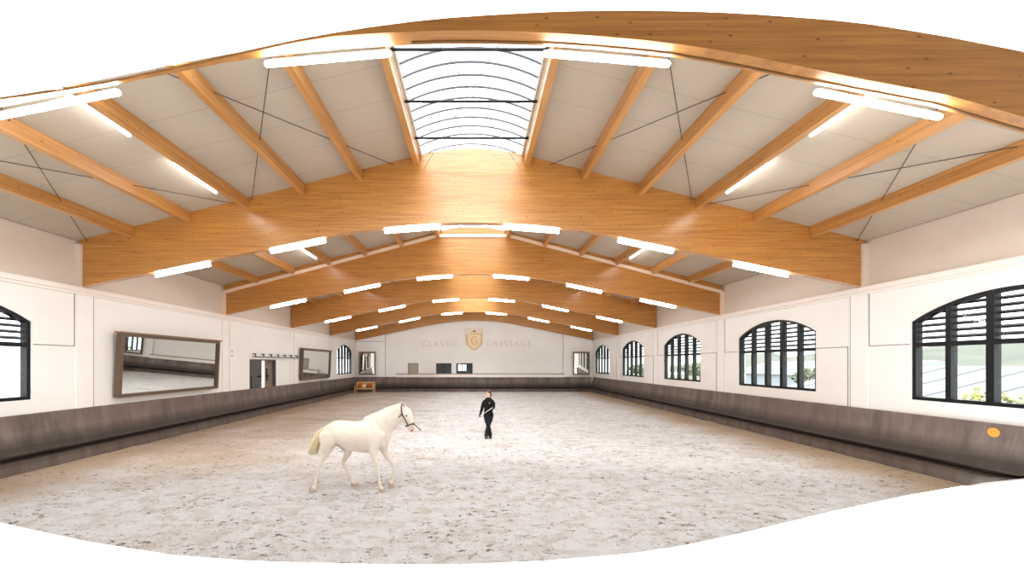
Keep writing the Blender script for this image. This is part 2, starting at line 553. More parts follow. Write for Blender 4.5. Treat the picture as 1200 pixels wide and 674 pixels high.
# ------------------------------------------------------------------ glulam beams
ordn = ['nearest', 'second', 'third', 'fourth', 'fifth', 'farthest']
beam_lab = ['wide glossy timber beam arching over the foreground, nearest of the roof beams',
            'deep golden glulam roof beam with a knotty middle under the bright rooflight, second from the viewer',
            'golden glulam roof beam edged with a pale strip along its face, third from the viewer',
            'golden glulam roof beam, fourth from the viewer, just behind the one with a pale strip',
            'golden glulam roof beam, fifth from the viewer, last one carrying tube lights',
            'farthest golden glulam roof beam standing against the white end wall']
beams = []
for i, Y in enumerate(BY):
    b = MB()
    if i == 0:
        b.rings([[(X, yn, zb), (X, yn, zt), (X, 4.96, zt), (X, 4.96, soffit(X, True))] for X, yn, zb, zt in B1])
    else:
        N = 72
        b.rings([[(X, Y, soffit(X)), (X, Y, crown_z(X)), (X, Y + BT, crown_z(X)), (X, Y + BT, soffit(X))]
                 for X in [XL + (XR - XL) * k / N for k in range(N + 1)]])
    o = b.build('roof_beam', M['beam'])
    if i == 0:
        b = MB()
        b.rings([[(X, 4.925, soffit(X, True) - .012), (X, 4.925, soffit(X, True) + .04), (X, 4.9, soffit(X, True) + .04), (X, 4.9, soffit(X, True) - .012)] for X, yn, zb, zt in B1[15:]])
        b.build('cable_channel', M['channel'], o)
    if i == 2:
        b = MB()
        def zs(X):
            u = max(abs(X - XC) / W, .145)
            return EYE + W * (.512 - .2649 * (u - .145))
        b.rings([[(X, Y - .05, zs(X) - .07), (X, Y - .05, zs(X) + .07), (X, Y, zs(X) + .07), (X, Y, zs(X) - .07)]
                 for X in [XL + (XR - XL) * k / 80 for k in range(81)]])
        b.build('edge_strip', M['pale_strip'], o)
    if i in (1, 2):
        for X in (XL, XR):
            b = MB(); b.box((X - .1, Y - .06, Z_LEDGE + .11), (X + .1, Y + .02, zs(X) if i == 2 else roof_z(X) - .12))
            b.build('end_post', M['pale_strip'] if i == 2 else M['panel'], o)
    tag(o, beam_lab[i], 'roof beam', 'arched timber roof beams')
    beams.append(o)

# ------------------------------------------------------------------ purlins
PU = [.141 + .1452 * k for k in range(6)]
bays = ['nearest bay', 'second bay', 'third bay', 'fourth bay', 'fifth bay']
pl = ['edging the rooflight', 'next to the one edging the rooflight', 'third out from the rooflight', 'fourth out from the rooflight',
      'fifth out from the rooflight', 'closest to the side wall']
PD, PWD = .30, .15
def purlin(bay, side, k):
    X = XC + side * PU[k] * W
    zt = roof_z(X); zb = zt - PD + .02
    b = MB()
    if bay == 0:
        yt = roof_start(X, zt); yb = max(4.97, roof_start(X, zb)); yt = max(yt, 4.97)
    else:
        yt = yb = BY[bay] + BT
    y1 = BY[bay + 1]
    rr = []
    for q in (0, 1):
        ytop, ybot = ((yt, yb), (y1, y1))[q]
        a, c = X - PWD / 2, X + PWD / 2
        rr.append([(a, ybot, zb), (c, ybot, zb), (c, ytop, roof_z(c)), (a, ytop, roof_z(a))])
    b.rings(rr)
    o = b.build('roof_purlin', M['purlin'])
    tag(o, 'purlin on the %s slope, %s, %s' % ('left' if side < 0 else 'right', bays[bay], pl[k]), 'purlin', 'timber roof purlins')
    return o
for bay in range(3):
    for side in (-1, 1):
        for k in range(6): purlin(bay, side, k)

# ------------------------------------------------------------------ bracing rods
def rod(p, q, label, r=.009):
    b = MB(); b.tube([p, q], r, 6)
    return tag(b.build('bracing_rod', M['wire']), label, 'bracing rod', 'thin steel bracing rods under the roof')
def rz(u): return EYE + W * (.564 - .25 * u) - .09
def brace(u0, u1, side, words):
    ya, yb = 4.97, BY[1]
    for (a, c, w) in ((u0, u1, 'far end outward'), (u1, u0, 'far end inward')):
        p = Vector((XC + side * a * W, ya, rz(a))); q = Vector((XC + side * c * W, yb, rz(c)))
        # built from where it comes into view behind the nearest beam
        for k in range(200):
            s = p.lerp(q, k / 200)
            if s.y >= roof_start(s.x, s.z): break
        rod(s, q, 'dark bracing rod %s, %s' % (words, w))
brace(.20, .56, -1, 'on the left slope near the rooflight')
brace(.20, .56, 1, 'on the right slope near the rooflight')
brace(.60, .98, -1, 'on the left slope near the wall')
brace(.60, .98, 1, 'on the right slope near the wall')
for s_, w in ((-1, 'leaning right'), (1, 'leaning left')):
    p = Vector((XC - s_ * 1.35, 4.97, EYE + 5.55)); q = Vector((XC + s_ * 1.35, BY[1] - .01, EYE + 5.5))
    for k in range(200):
        s = p.lerp(q, k / 200)
        if s.y >= roof_start(s.x, s.z): break
    rod(s, q, 'hair-thin rod crossing below the rooflight, %s towards the viewer' % w, .006)

# ------------------------------------------------------------------ rooflights
def barrel_z(x, z0, rise=.36, hw=SKY_U + .06):
    R = (hw * hw + rise * rise) / (2 * rise)
    return z0 + math.sqrt(max(R * R - x * x, 0)) - (R - rise)
HW = SKY_U + .06
for bay in range(4):
    y0 = BY[bay] + BT; y1 = BY[bay + 1]
    z0 = roof_z(XC + HW) + .16
    root = empty('rooflight', (XC, (y0 + y1) / 2, z0))
    tag(root, 'long barrel-shaped white rooflight over the %s, with arched glazing ribs' % bays[bay], 'rooflight', 'rooflights along the ridge')
    b = MB(); N = 16; rr = []
    for k in range(N + 1):
        x = -HW + 2 * HW * k / N; z = barrel_z(x, z0)
        ys = max(y0, roof_start(XC + x, z)) if bay == 0 else y0
        rr.append([(XC + x, ys, z), (XC + x, y1, z)])
    b.rings(rr, cap=False, closed=False)
    local(b.build('glazing', M['opal']), root)
    for s in (-1, 1):
        X = XC + s * HW
        zl = roof_z(X) - .02
        ys = max(4.97, roof_start(X, zl)) if bay == 0 else y0
        yt = max(4.97, roof_start(X, z0)) if bay == 0 else y0
        b = MB()
        b.prism([(X, ys, zl), (X + .05 * s, ys, zl), (X + .05 * s, y1, zl), (X, y1, zl)],
                [(X, yt, z0 + .04), (X + .05 * s, yt, z0 + .04), (X + .05 * s, y1, z0 + .04), (X, y1, z0 + .04)])
        local(b.build('curb', M['white']), root)
    nr = 17
    for k in range(nr):
        y = y1 - .28 - (y1 - y0 - .3) * k / (nr - 1)
        if bay == 0 and y < roof_start(XC, barrel_z(0, z0)) + .05: continue
        if bay > 2: continue
        b = MB()
        b.rings([[(XC + x, y - .035, barrel_z(x, z0) - .09), (XC + x, y + .035, barrel_z(x, z0) - .09), (XC + x, y + .035, barrel_z(x, z0) - .02), (XC + x, y - .035, barrel_z(x, z0) - .02)]
                 for x in [-HW + 2 * HW * q / 16 for q in range(17)]])
        local(b.build('rib', M['rib']), root)
    if bay == 0:
        for y in (7.45, 8.93, 10.38):
            b = MB(); z = EYE + 5.87
            b.tube([(XC - HW, y, z), (XC + HW, y, z)], .028, 8)
            local(b.build('tie_bar', M['black']), root)

# ------------------------------------------------------------------ tube lights
def tube_light(p, q, label, group, glow='tube'):
    p = Vector(p); q = Vector(q); c = (p + q) / 2
    root = empty('tube_light', c)
    tag(root, label, 'tube light', group)
    d = (q - p).normalized()
    b = MB()
    n = 6; r = .036
    pts = []; rs = []
    L = (q - p).length
    for k in range(5):
        a = k / 4 * math.pi / 2
        pts.append(p + d * (r - r * math.cos(a))); rs.append(max(r * math.sin(a), .004))
    for k in range(5):
        a = (4 - k) / 4 * math.pi / 2
        pts.append(q - d * (r - r * math.cos(a))); rs.append(max(r * math.sin(a), .004))
    b.tube(pts, rs, 14)
    local(b.build('tube', M[glow], smooth=True), root)
    b = MB(); up = Vector((0, 0, r - .002))
    b.bar(p + d * .06 + up, q - d * .06 + up, .045, .016)
    local(b.build('housing', M['white']), root)
lp = ['inner', 'middle', 'outer']
for i in range(5):
    Y = BY[i] + BT + .06
    for side in (-1, 1):
        for k, u in enumerate((.155, .452, .752)):
            if i == 0: u = (.158, .466, .74)[k]
            hl = .8
            X0 = XC + side * (u * W - hl); X1 = XC + side * (u * W + hl)
            f = i == 0
            if f:
                dz = -.045
            else: dz = -.04
            tube_light((X0, Y, soffit(X0, f) + dz), (X1, Y, soffit(X1, f) + dz),
                       'glowing white tube light under the %s roof beam, %s of three on the %s side' % (ordn[i], lp[k], 'left' if side < 0 else 'right'),
                       'tube lights along the roof beams')
for bay in range(3):
    for side in (-1, 1):
        X2 = XC + side * .60 * W
        z = EYE + 4.46
        for k, (a, c) in enumerate(((1.35, 2.85), (4.15, 5.65))):
            if bay == 0 and k == 0: a, c = 1.45, 3.05
            tube_light((X2, BY[bay] + a, z), (X2, BY[bay] + c, z),
                       'lengthwise tube light on the %s slope of the %s, %s of its pair' % ('left' if side < 0 else 'right', bays[bay], ('nearer', 'farther')[k]),
                       'lengthwise tube lights beside the purlins', 'tube_small')

# ------------------------------------------------------------------ windows
def window(idx, X, inn, yc, y_from=None):
    root = empty('window_%d' % idx, (X, yc, SILL))
    tag(root, kind='structure')
    a, c = yc - WIN_W / 2, yc + WIN_W / 2
    D = .17
    def bx(b, y0, y1, z0, z1, d0=0.0, d1=D): b.box((X - inn * d0, y0, z0), (X - inn * d1, y1, z1))
    b = MB(); fw = .085
    # arched outer frame
    rr = []
    outer = []; inner = []
    N = 24
    outer.append((a, SILL)); inner.append((a + fw, SILL + fw))
    for k in range(N + 1):
        y = a + (c - a) * k / N
        outer.append((y, arch(y - yc, WIN_W, SPRING, RISE)))
        yi = a + fw + (c - a - 2 * fw) * k / N
        inner.append((yi, arch(yi - yc, WIN_W, SPRING, RISE) - fw))
    outer.append((c, SILL)); inner.append((c - fw, SILL + fw))
    vo = [[b.bm.verts.new((X - inn * d, y, z)) for y, z in outer] for d in (0, D)]
    vi = [[b.bm.verts.new((X - inn * d, y, z)) for y, z in inner] for d in (0, D)]
    n = len(outer)
    for k in range(n):
        j = (k + 1) % n
        b.bm.faces.new((vo[0][k], vo[0][j], vi[0][j], vi[0][k]))
        b.bm.faces.new((vo[1][k], vi[1][k], vi[1][j], vo[1][j]))
        b.bm.faces.new((vi[0][k], vi[0][j], vi[1][j], vi[1][k]))
        b.bm.faces.new((vo[0][k], vo[1][k], vo[1][j], vo[0][j]))
    local(b.build('window_frame', M['black']), root)
    cols = [a + WIN_W * k / 5 for k in range(1, 5)]
    for q, y in enumerate(cols):
        w = .07 if q in (1, 2) else .055
        b = MB(); bx(b, y - w, y + w, SILL + fw, arch(y - yc, WIN_W, SPRING, RISE) - .03, .005, D - .005)
        local(b.build('mullion', M['black']), root)
    b = MB(); bx(b, a + fw, c - fw, TRANSOM - .055, TRANSOM + .055, -.005, D - .01)
    local(b.build('transom', M['black']), root)
    # outside shutter slats seen through the arched lights
    b = MB()
    z = TRANSOM + .16
    while z < SPRING + RISE - .1:
        # slat as wide as the arch allows at this height
        hw = WIN_W / 2 - .06
        while hw > .2 and arch(hw, WIN_W, SPRING, RISE) - .05 < z: hw -= .03
        b.prism([(X - inn * .18, yc - hw, z - .028), (X - inn * .18, yc + hw, z - .028), (X - inn * .25, yc + hw, z + .012), (X - inn * .25, yc - hw, z + .012)],
                [(X - inn * .18, yc - hw, z + .022), (X - inn * .18, yc + hw, z + .022), (X - inn * .25, yc + hw, z + .062), (X - inn * .25, yc - hw, z + .062)])
        z += .155
    for y in cols:
        b.box((X - inn * .18, y + .12, TRANSOM), (X - inn * .22, y + .2, arch(y - yc, WIN_W, SPRING, RISE) - .08))
    local(b.build('slatted_shutter', M['slat']), root)
    b = MB()
    pts = [(X - inn * .05, y, z) for y, z in inner]
    b.face(pts)
    local(b.build('pane', M['glass'], recalc=False), root)
    return root
for k, yc in enumerate(RW): window(k + 1, XR + .1 + .04, -1, yc)
for k, yc in enumerate(LW): window(k + 6, XL - .1 - .04, 1, yc)

# back wall openings
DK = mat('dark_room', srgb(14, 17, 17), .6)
for k, (a, c, z0, z1) in enumerate(OPN[1:]):
    root = empty('window_%d' % (k + 8), ((a + c) / 2, YF, z0)); tag(root, kind='structure')
    b = MB(); y = YF + .03
    for (p, q, r_, s) in ((a, a + .07, z0, z1), (c - .07, c, z0, z1), (a, c, z0, z0 + .06), (a, c, z1 - .06, z1), ((a + c) / 2 - .04, (a + c) / 2 + .04, z0, z1)):
        b.box((p, y, r_), (q, y + .06, s))
    local(b.build('window_frame', M['black']), root)
    b = MB(); b.face([(a, y + .04, z0), (c, y + .04, z0), (c, y + .04, z1), (a, y + .04, z1)])
    local(b.build('pane', glass('back_glass', (.75, .8, .8, 1), .04)), root)
# room behind the viewing windows
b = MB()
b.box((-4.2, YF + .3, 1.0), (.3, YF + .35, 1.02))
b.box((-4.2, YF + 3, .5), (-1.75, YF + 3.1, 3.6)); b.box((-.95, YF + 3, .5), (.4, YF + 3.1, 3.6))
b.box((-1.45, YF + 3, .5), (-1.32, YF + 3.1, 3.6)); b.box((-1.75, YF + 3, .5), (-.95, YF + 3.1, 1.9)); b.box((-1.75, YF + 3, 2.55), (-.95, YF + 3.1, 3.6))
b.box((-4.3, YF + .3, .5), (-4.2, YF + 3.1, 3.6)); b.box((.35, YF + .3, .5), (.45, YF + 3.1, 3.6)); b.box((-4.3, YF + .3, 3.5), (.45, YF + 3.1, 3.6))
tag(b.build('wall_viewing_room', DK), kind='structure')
# plain door in the back wall
a, c, z0, z1 = OPN[0]
root = empty('door_2', ((a + c) / 2, YF, z0)); tag(root, kind='structure')
b = MB(); b.box((a + .04, YF + .05, z0), (c - .04, YF + .1, z1 - .04))
local(b.build('door_panel', mat('taupe_grey', srgb(172, 160, 148), .55)), root)
b = MB(); b.box((a, YF + .0, z0), (a + .05, YF + .12, z1)); b.box((c - .05, YF, z0), (c, YF + .12, z1)); b.box((a, YF, z1 - .05), (c, YF + .12, z1))
local(b.build('door_frame', M['mirror_frame']), root)
b = MB(); b.tube([(a + .16, YF + .05, 1.86), (a + .16, YF + .0, 1.86), (a + .28, YF + .0, 1.86)], .014, 8)
local(b.build('door_handle', M['wire']), root)

# double door in the left wall
y0, y1, zt = DOOR; X = XL - .1
root = empty('door_1', (X, (y0 + y1) / 2, 0)); tag(root, kind='structure')
b = MB()
b.box((X - .3, y0, 0), (X + .02, y0 + .07, zt)); b.box((X - .3, y1 - .07, 0), (X + .02, y1, zt)); b.box((X - .3, y0, zt - .07), (X + .02, y1, zt))
local(b.build('door_frame', M['door_dark']), root)
ym = y0 + 1.33
b = MB(); b.box((X - .16, y0 + .07, 0), (X - .1, ym, zt - .07))
leaf = local(b.build('door_leaf', M['door_dark']), root)
b = MB(); b.box((X - .1, y0 + .14, 1.3), (X - .06, y0 + .3, 2.0)); b.box((X - .1, ym - .42, 1.92), (X - .05, ym - .1, 2.02))
h = local(b.build('door_latch', M['black']), root); h.parent = root
b = MB()
b.prism([(X - .2, ym + .42, 0), (X - .2, y1 - .07, 0), (X - .14, y1 - .07, 0), (X - .14, ym + .42, 0)],
        [(X - .2, ym + .42, zt - .07), (X - .2, y1 - .07, zt - .07), (X - .14, y1 - .07, zt - .07), (X - .14, ym + .42, zt - .07)])
local(b.build('door_leaf', M['door_brown']), root)
b = MB(); b.box((X - .14, ym + .5, 1.95), (X - .06, ym + .72, 2.02)); b.box((X - .14, ym + .52, 1.7), (X - .1, ym + .58, 2.4))
local(b.build('door_latch', M['black']), root)
# passage behind the left door
b = MB(); b.box((X - 3.2, y0 - 1, 0), (X - 3.1, y1 + 3, 3.2)); b.box((X - 3.2, y0 - 1, 3.1), (X - .3, y1 + 3, 3.2)); b.box((X - 3.2, y0 - 1.1, 0), (X - .3, y0 - 1, 3.2)); b.box((X - 3.2, y1 + 3, 0), (X - .3, y1 + 3.1, 3.2))
tag(b.build('wall_passage', M['wall']), kind='structure')
# sliding door rail with its brackets
root = empty('door_rail', (XL - .1, 22.6, 3.0)); tag(root, 'long dark rail on seven brackets mounted above the grey door in the left wall', 'door rail')
b = MB(); b.tube([(XL + .03, 20.0, 3.0), (XL + .03, 25.1, 3.0)], .022, 8)
local(b.build('rail', M['wire']), root)
for k in range(7):
    y = 20.25 + .79 * k
    b = MB(); b.box((XL - .1, y - .03, 3.12), (XL + .06, y + .03, 3.17)); b.box((XL + .01, y - .025, 2.99), (XL + .05, y + .025, 3.15))
    local(b.build('bracket', M['wire']), root)
# two switches beside the door
for k, z in enumerate((3.02, 3.22)):
    b = MB(); b.box((XL - .1, 18.45, z - .05), (XL - .07, 18.55, z + .05))
    o = bevel(b.build('wall_switch', M['plate']), .008)
    tag(o, 'small square switch on the left wall before the door, %s of the two' % ('lower', 'upper')[k], 'switch', 'wall switches')

# ------------------------------------------------------------------ mirrors
def mirror(cx, cy, cz, w, h, yaw, tilt, label, fw=.1):
    """framed mirror; faces local +Y before yaw, tilt leans its top forward"""
    root = empty('arena_mirror', (cx, cy, cz))
    root.rotation_euler = (tilt, 0, yaw)
    tag(root, label, 'mirror', 'framed arena mirrors')
    b = MB(); b.face([(-w / 2, 0, -h / 2), (w / 2, 0, -h / 2), (w / 2, 0, h / 2), (-w / 2, 0, h / 2)])
    o = b.build('mirror_glass', M['mirror'], root, recalc=False)
    b = MB(); d0, d1 = -.06, .07
    b.box((-w / 2 - fw, d0, -h / 2 - fw), (-w / 2, d1, h / 2 + fw)); b.box((w / 2, d0, -h / 2 - fw), (w / 2 + fw, d1, h / 2 + fw))
    b.box((-w / 2, d0, -h / 2 - fw), (w / 2, d1, -h / 2)); b.box((-w / 2, d0, h / 2), (w / 2, d1, h / 2 + fw))
    b.box((-w / 2 - fw, d0 - .03, -h / 2 - fw), (w / 2 + fw, d0, h / 2 + fw))
    b.build('mirror_frame', M['mirror_frame'], root)
    b = MB(); b.box((-w / 2 - fw - .06, -.12, h / 2 + fw), (w / 2 + fw + .06, d1 + .05, h / 2 + fw + .05))
    b.build('top_rail', mat('brown_rail', srgb(140, 108, 84), .5), root)
    b = MB()
    for q in (-.3, .3): b.box((q * w - .03, -.26, -.05), (q * w + .03, d0 - .03, .05))
    b.build('wall_bracket', M['mirror_frame'], root)
    return root
PI = math.pi
mirror(XL + .10, 14.78, 2.6, 4.6, 1.82, -PI / 2, -math.radians(2.7), 'large brown framed mirror on the left wall, the nearest, reflecting sand and kickboard')
mirror(XL + .10, 27.95, 2.6, 4.75, 1.82, -PI / 2, -math.radians(2.7), 'brown framed mirror on the left wall between the door and the far arched window', .1)
mirror(-10.15, 37.42, 2.66, 1.3, 1.9, PI + math.radians(6), -math.radians(.6), 'dark framed upright mirror at the left end of the back wall above the bench')
mirror(9.95, 37.42, 2.66, 1.3, 1.9, PI - math.radians(6), -math.radians(.6), 'dark framed upright mirror at the right end of the back wall')

# ------------------------------------------------------------------ lettering and crest on the back wall
M['letter'] = mat('faded_lettering', srgb(220, 213, 204), .7)
def word(txt, x, z, size, name, label):
    cu = bpy.data.curves.new(name, 'FONT'); cu.body = txt; cu.size = size; cu.extrude = .012; cu.space_character = 1.35
    tmp = bpy.data.objects.new('tmp', cu); C.objects.link(tmp)
    me = bpy.data.meshes.new_from_object(tmp.evaluated_get(bpy.context.evaluated_depsgraph_get()))
    bpy.data.objects.remove(tmp)
    o = bpy.data.objects.new(name, me); C.objects.link(o)
    me.materials.clear(); me.materials.append(M['letter'])
    o.rotation_euler = (PI / 2, 0, 0); o.location = (x, YF - .02, z)
    return tag(o, label, 'lettering')
YW = YF
word('CLASSIC', -5.05, 4.3, .72, 'wall_lettering', 'faded pale capital letters on the back wall left of the golden crest')
word('DRESSAGE', 1.05, 4.3, .72, 'wall_lettering', 'faded pale capital letters on the back wall right of the golden crest')
root = empty('wall_crest', (XC, YF, 4.0)); tag(root, 'golden shield crest on a pale cream field high on the back wall', 'crest')
b = MB(); b.box((XC - .85, YF - .005, 4.3), (XC + .85, YF, 6.0)); local(b.build('crest_field', mat('cream_field', srgb(234, 226, 212), .7)), root)
M['gold'] = mat('pale_gold', srgb(226, 170, 92), .5)
sh = [(-.70, 5.40), (-.70, 4.75), (-.55, 4.38), (-.28, 4.1), (0, 3.94), (.28, 4.1), (.55, 4.38), (.70, 4.8), (.70, 5.45)]
b = MB(); b.tube([(XC + x, YF - .02, z) for x, z in sh], .035, 6)
b.tube([(XC - .3, YF - .02, 5.46), (XC + .78, YF - .02, 5.46)], .03, 6)
local(b.build('shield_outline', M['gold']), root)
b = MB(); b.prism([(XC + x * .93, YF - .012, z) for x, z in sh], [(XC + x * .93, YF - .006, z) for x, z in sh]); local(b.build('shield_field', mat('shield_cream', srgb(240, 220, 184), .6)), root)
b = MB()
b.tube([(XC + .28 * math.cos(a) + .02, YF - .02, 4.85 + .36 * math.sin(a)) for a in [math.radians(q) for q in range(50, 375, 25)]] + [(XC + .05, YF - .02, 4.9)], .025, 6)
local(b.build('monogram', mat('gold_line', srgb(206, 160, 100), .5)), root)
b = MB(); b.ball((XC, YF - .03, 5.72), (.09, .02, .09)); b.ball((XC - .12, YF - .03, 5.68), (.05, .02, .05), 8, 6); b.ball((XC + .12, YF - .03, 5.68), (.05, .02, .05), 8, 6)
local(b.build('crest_crown', mat('amber_gold', srgb(190, 104, 30), .5)), root)

# ------------------------------------------------------------------ bench in the far left corner
root = empty('garden_bench', (-9.95, 35.9, 0)); tag(root, 'small light wooden bench with cushions in the far left corner under the mirror', 'bench')
lw = wood('bench_wood', srgb(200, 150, 84), srgb(232, 190, 126), 0, .6, knots=False)
for s in (-1, 1):
    for y in (-.28, .28):
        b = MB(); b.box((s * .82 - .035, y - .035, .0), (s * .82 + .035, y + .035, .62 if y < 0 else .92)); b.build('leg', lw, root)
    b = MB(); b.box((s * .82 - .045, -.34, .62), (s * .82 + .045, .3, .66)); b.build('armrest', lw, root)
b = MB()
for k in range(5): b.box((-.8, -.3 + .11 * k, .42), (.8, -.3 + .11 * k + .09, .455))
b.box((-.8, -.31, .34), (.8, -.28, .43))
b.build('seat', lw, root)
b = MB()
for k in range(4): b.box((-.8, .26, .52 + .11 * k), (.8, .29, .52 + .11 * k + .08))
b.box((-.84, .25, .93), (.84, .3, 1.0)); b.build('backrest', lw, root)
cm = mat('rust_cushion', srgb(176, 96, 44), .9)
for k, (x, c_) in enumerate(((-.42, cm), (.34, cm))):
    b = MB(); b.ball((0, 0, 0), (.27, .09, .22), 16, 10)
    o = b.build('cushion', c_, smooth=True); o.location = (-9.95 + x, 36.02, .68); o.rotation_euler = (-.25, 0, 0)
    tag(o, 'rust brown cushion leaning on the wooden bench, %s of the pair' % ('left', 'right')[k], 'cushion', 'cushions on the bench')
b = MB(); b.ball((0, 0, 0), (.2, .07, .17), 16, 10)
o = b.build('cushion', mat('cream_cushion', srgb(224, 190, 150), .9), smooth=True); o.location = (-9.95 - .04, 35.80, .62); o.rotation_euler = (-.3, 0, 0)
tag(o, 'small cream cushion between the two rust brown ones on the bench', 'cushion', 'cushions on the bench')
# ------------------------------------------------------------------ horse and handler
def finish(b, name, m, root, voxel, smooth_it=6, keep=None):
    """fuse overlapping closed volumes into one continuous skin"""
    o = b.build(name, m, None, recalc=True)
    r = o.modifiers.new('fuse', 'REMESH'); r.mode = 'VOXEL'; r.voxel_size = voxel; r.use_smooth_shade = True
    s = o.modifiers.new('soften', 'SMOOTH'); s.factor = .5; s.iterations = smooth_it
    me = bpy.data.meshes.new_from_object(o.evaluated_get(bpy.context.evaluated_depsgraph_get()))
    me.name = name
    o.modifiers.clear(); o.data = me
    for p in me.polygons: p.use_smooth = True
    if not me.materials: me.materials.append(m)
    o.parent = root
    return o

def loft(b, st, n=20, sub=5, power=1.0):
    """closed volume along stations (x, y, z, half height, half width); sections stand across the path"""
    pts = [Vector(p[:3]) for p in st]; hs = [p[3] for p in st]; ws = [p[4] for p in st]
    P = []; H = []; Wd = []
    for i in range(len(pts) - 1):
        p0 = pts[max(i - 1, 0)]; p1 = pts[i]; p2 = pts[i + 1]; p3 = pts[min(i + 2, len(pts) - 1)]
        for k in range(sub):
            t_ = k / sub
            def cr(a, b_, c, d): return .5 * ((2 * b_) + (c - a) * t_ + (2 * a - 5 * b_ + 4 * c - d) * t_ * t_ + (3 * b_ - a - 3 * c + d) * t_ ** 3)
            P.append(cr(p0, p1, p2, p3)); s = t_ * t_ * (3 - 2 * t_)
            H.append(hs[i] + (hs[i + 1] - hs[i]) * s); Wd.append(ws[i] + (ws[i + 1] - ws[i]) * s)
    P.append(pts[-1]); H.append(hs[-1]); Wd.append(ws[-1])
    d0 = (P[1] - P[0]).normalized(); d1 = (P[-1] - P[-2]).normalized()
    # rounded ends
    e0 = min(H[0], Wd[0]); e1 = min(H[-1], Wd[-1])
    A = [(P[0] - d0 * e0 * q, f) for q, f in ((.8, .35), (.5, .75))]
    B = [(P[-1] + d1 * e1 * q, f) for q, f in ((.5, .75), (.8, .35))]
    P = [a for a, f in A] + P + [a for a, f in B]
    H = [H[0] * f for a, f in A] + H + [H[-1] * f for a, f in B]
    Wd = [Wd[0] * f for a, f in A] + Wd + [Wd[-1] * f for a, f in B]
    rr = []
    for i, p in enumerate(P):
        d = (P[min(i + 1, len(P) - 1)] - P[max(i - 1, 0)]).normalized()
        side = Vector((0, 1, 0)); side = (side - d * side.dot(d)).normalized()
        up = side.cross(d)
        rr.append([p + side * math.cos(a) * Wd[i] + up * math.sin(a) * H[i] for a in [2 * PI * k / n for k in range(n)]])
    b.rings(rr)

m = mat('cream_coat', srgb(236, 224, 206), .6, spec=.3)
t = NT(m)
tc = t.new('ShaderNodeTexCoord')
xyz = t.sep(tc.outputs['Object'])
n_ = t.noise(tc.outputs['Object'], 3, 4, .5)
c = t.mix(t.ramp(n_, .35, .7), srgb(232, 224, 214), srgb(222, 210, 194))
muz = t.math('MULTIPLY', t.ramp(xyz[0], 1.17, 1.25), t.ramp(xyz[2], 1.36, 1.28))
c = t.mix(t.math('MULTIPLY', muz, .85), c, srgb(226, 170, 146))
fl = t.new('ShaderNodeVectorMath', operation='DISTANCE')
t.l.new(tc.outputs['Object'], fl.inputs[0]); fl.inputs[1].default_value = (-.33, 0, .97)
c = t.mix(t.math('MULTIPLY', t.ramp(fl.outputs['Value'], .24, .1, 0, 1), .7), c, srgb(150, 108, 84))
t.l.new(c, t.p.inputs['Base Color'])
M['coat'] = m
M['tail'] = mat('cream_yellow_hair', srgb(216, 202, 164), .8, spec=.2)
M['leather'] = mat('dark_leather', srgb(52, 32, 26), .45)

# measures of the horse in metres: x forward, z up, y towards its left side (away from the viewer)
def hz(zx, zy): return ((zx - 350) / 300.2, (614 - zy) / 300.2)
horse = empty('horse', (-2.55, 8.39, 0.0))
tag(horse, 'white cream horse trotting across the sand in a dark halter', 'horse')
b = MB()
def st(zx, top, bot, w, y=0):
    x, zt_ = hz(zx, top); _, zb_ = hz(zx, bot)
    return (x, y, (zt_ + zb_) / 2, (zt_ - zb_) / 2, w)
loft(b, [st(166, 228, 300, .12), st(195, 200, 318, .20), st(245, 174, 332, .26), (*[st(300, 178, 352, .27)[k] for k in range(5)],),
         st(350, 182, 368, .28), st(400, 178, 378, .285), st(445, 166, 380, .27), st(490, 158, 372, .24), st(528, 175, 352, .19), st(548, 205, 320, .13)], 24)
def seg(zx, zy, h, w, y=0):
    x, z = hz(zx, zy); return (x, y, z, h, w)
# neck and head
loft(b, [seg(478, 235, .34, .19), seg(515, 205, .30, .16), seg(555, 178, .25, .125), seg(595, 150, .21, .10), seg(632, 125, .175, .085), seg(655, 112, .14, .075)], 20)
loft(b, [seg(662, 108, .105, .085), seg(674, 130, .135, .095), seg(688, 160, .125, .09), seg(699, 190, .095, .07), seg(707, 215, .078, .058), seg(711, 235, .066, .056)], 18)
loft(b, [seg(652, 140, .09, .08), seg(664, 168, .085, .075)], 14)     # cheek
# withers and crest
loft(b, [seg(420, 176, .03, .05), seg(455, 162, .05, .05), seg(500, 138, .05, .04), seg(550, 108, .045, .03), seg(600, 88, .04, .03), seg(650, 76, .03, .028)], 10)
# ears
for y in (-.055, .055):
    loft(b, [seg(664, 88, .028, .025, y), seg(668, 76, .024, .02, y), seg(672, 64, .008, .008, y)], 8, 3)
# thighs, near (y<0) hind leg reaching back, far hind leg swinging forward
N_, F_ = -.15, .15
loft(b, [seg(205, 255, .20, .12, N_), seg(205, 300, .19, .125, N_), seg(196, 340, .125, .10, N_), seg(180, 385, .078, .062, N_), seg(160, 430, .05, .042, N_),
         seg(148, 455, .042, .035, N_), seg(138, 490, .030, .027, N_), seg(128, 530, .028, .025, N_), seg(122, 556, .034, .030, N_), seg(120, 572, .03, .028, N_)], 16)
loft(b, [seg(122, 566, .032, .032, N_), seg(116, 585, .045, .045, N_), seg(108, 600, .056, .056, N_)], 12, 3)
loft(b, [seg(235, 260, .17, .11, F_), seg(262, 310, .15, .115, F_), seg(285, 350, .12, .10, F_), seg(296, 385, .088, .07, F_), seg(282, 420, .06, .05, F_), seg(266, 450, .048, .04, F_),
         seg(274, 480, .032, .028, F_), seg(295, 515, .028, .025, F_), seg(314, 548, .034, .03, F_), seg(322, 562, .03, .028, F_)], 16)
loft(b, [seg(320, 560, .032, .03, F_), seg(330, 578, .045, .045, F_), seg(336, 594, .055, .055, F_)], 12, 3)
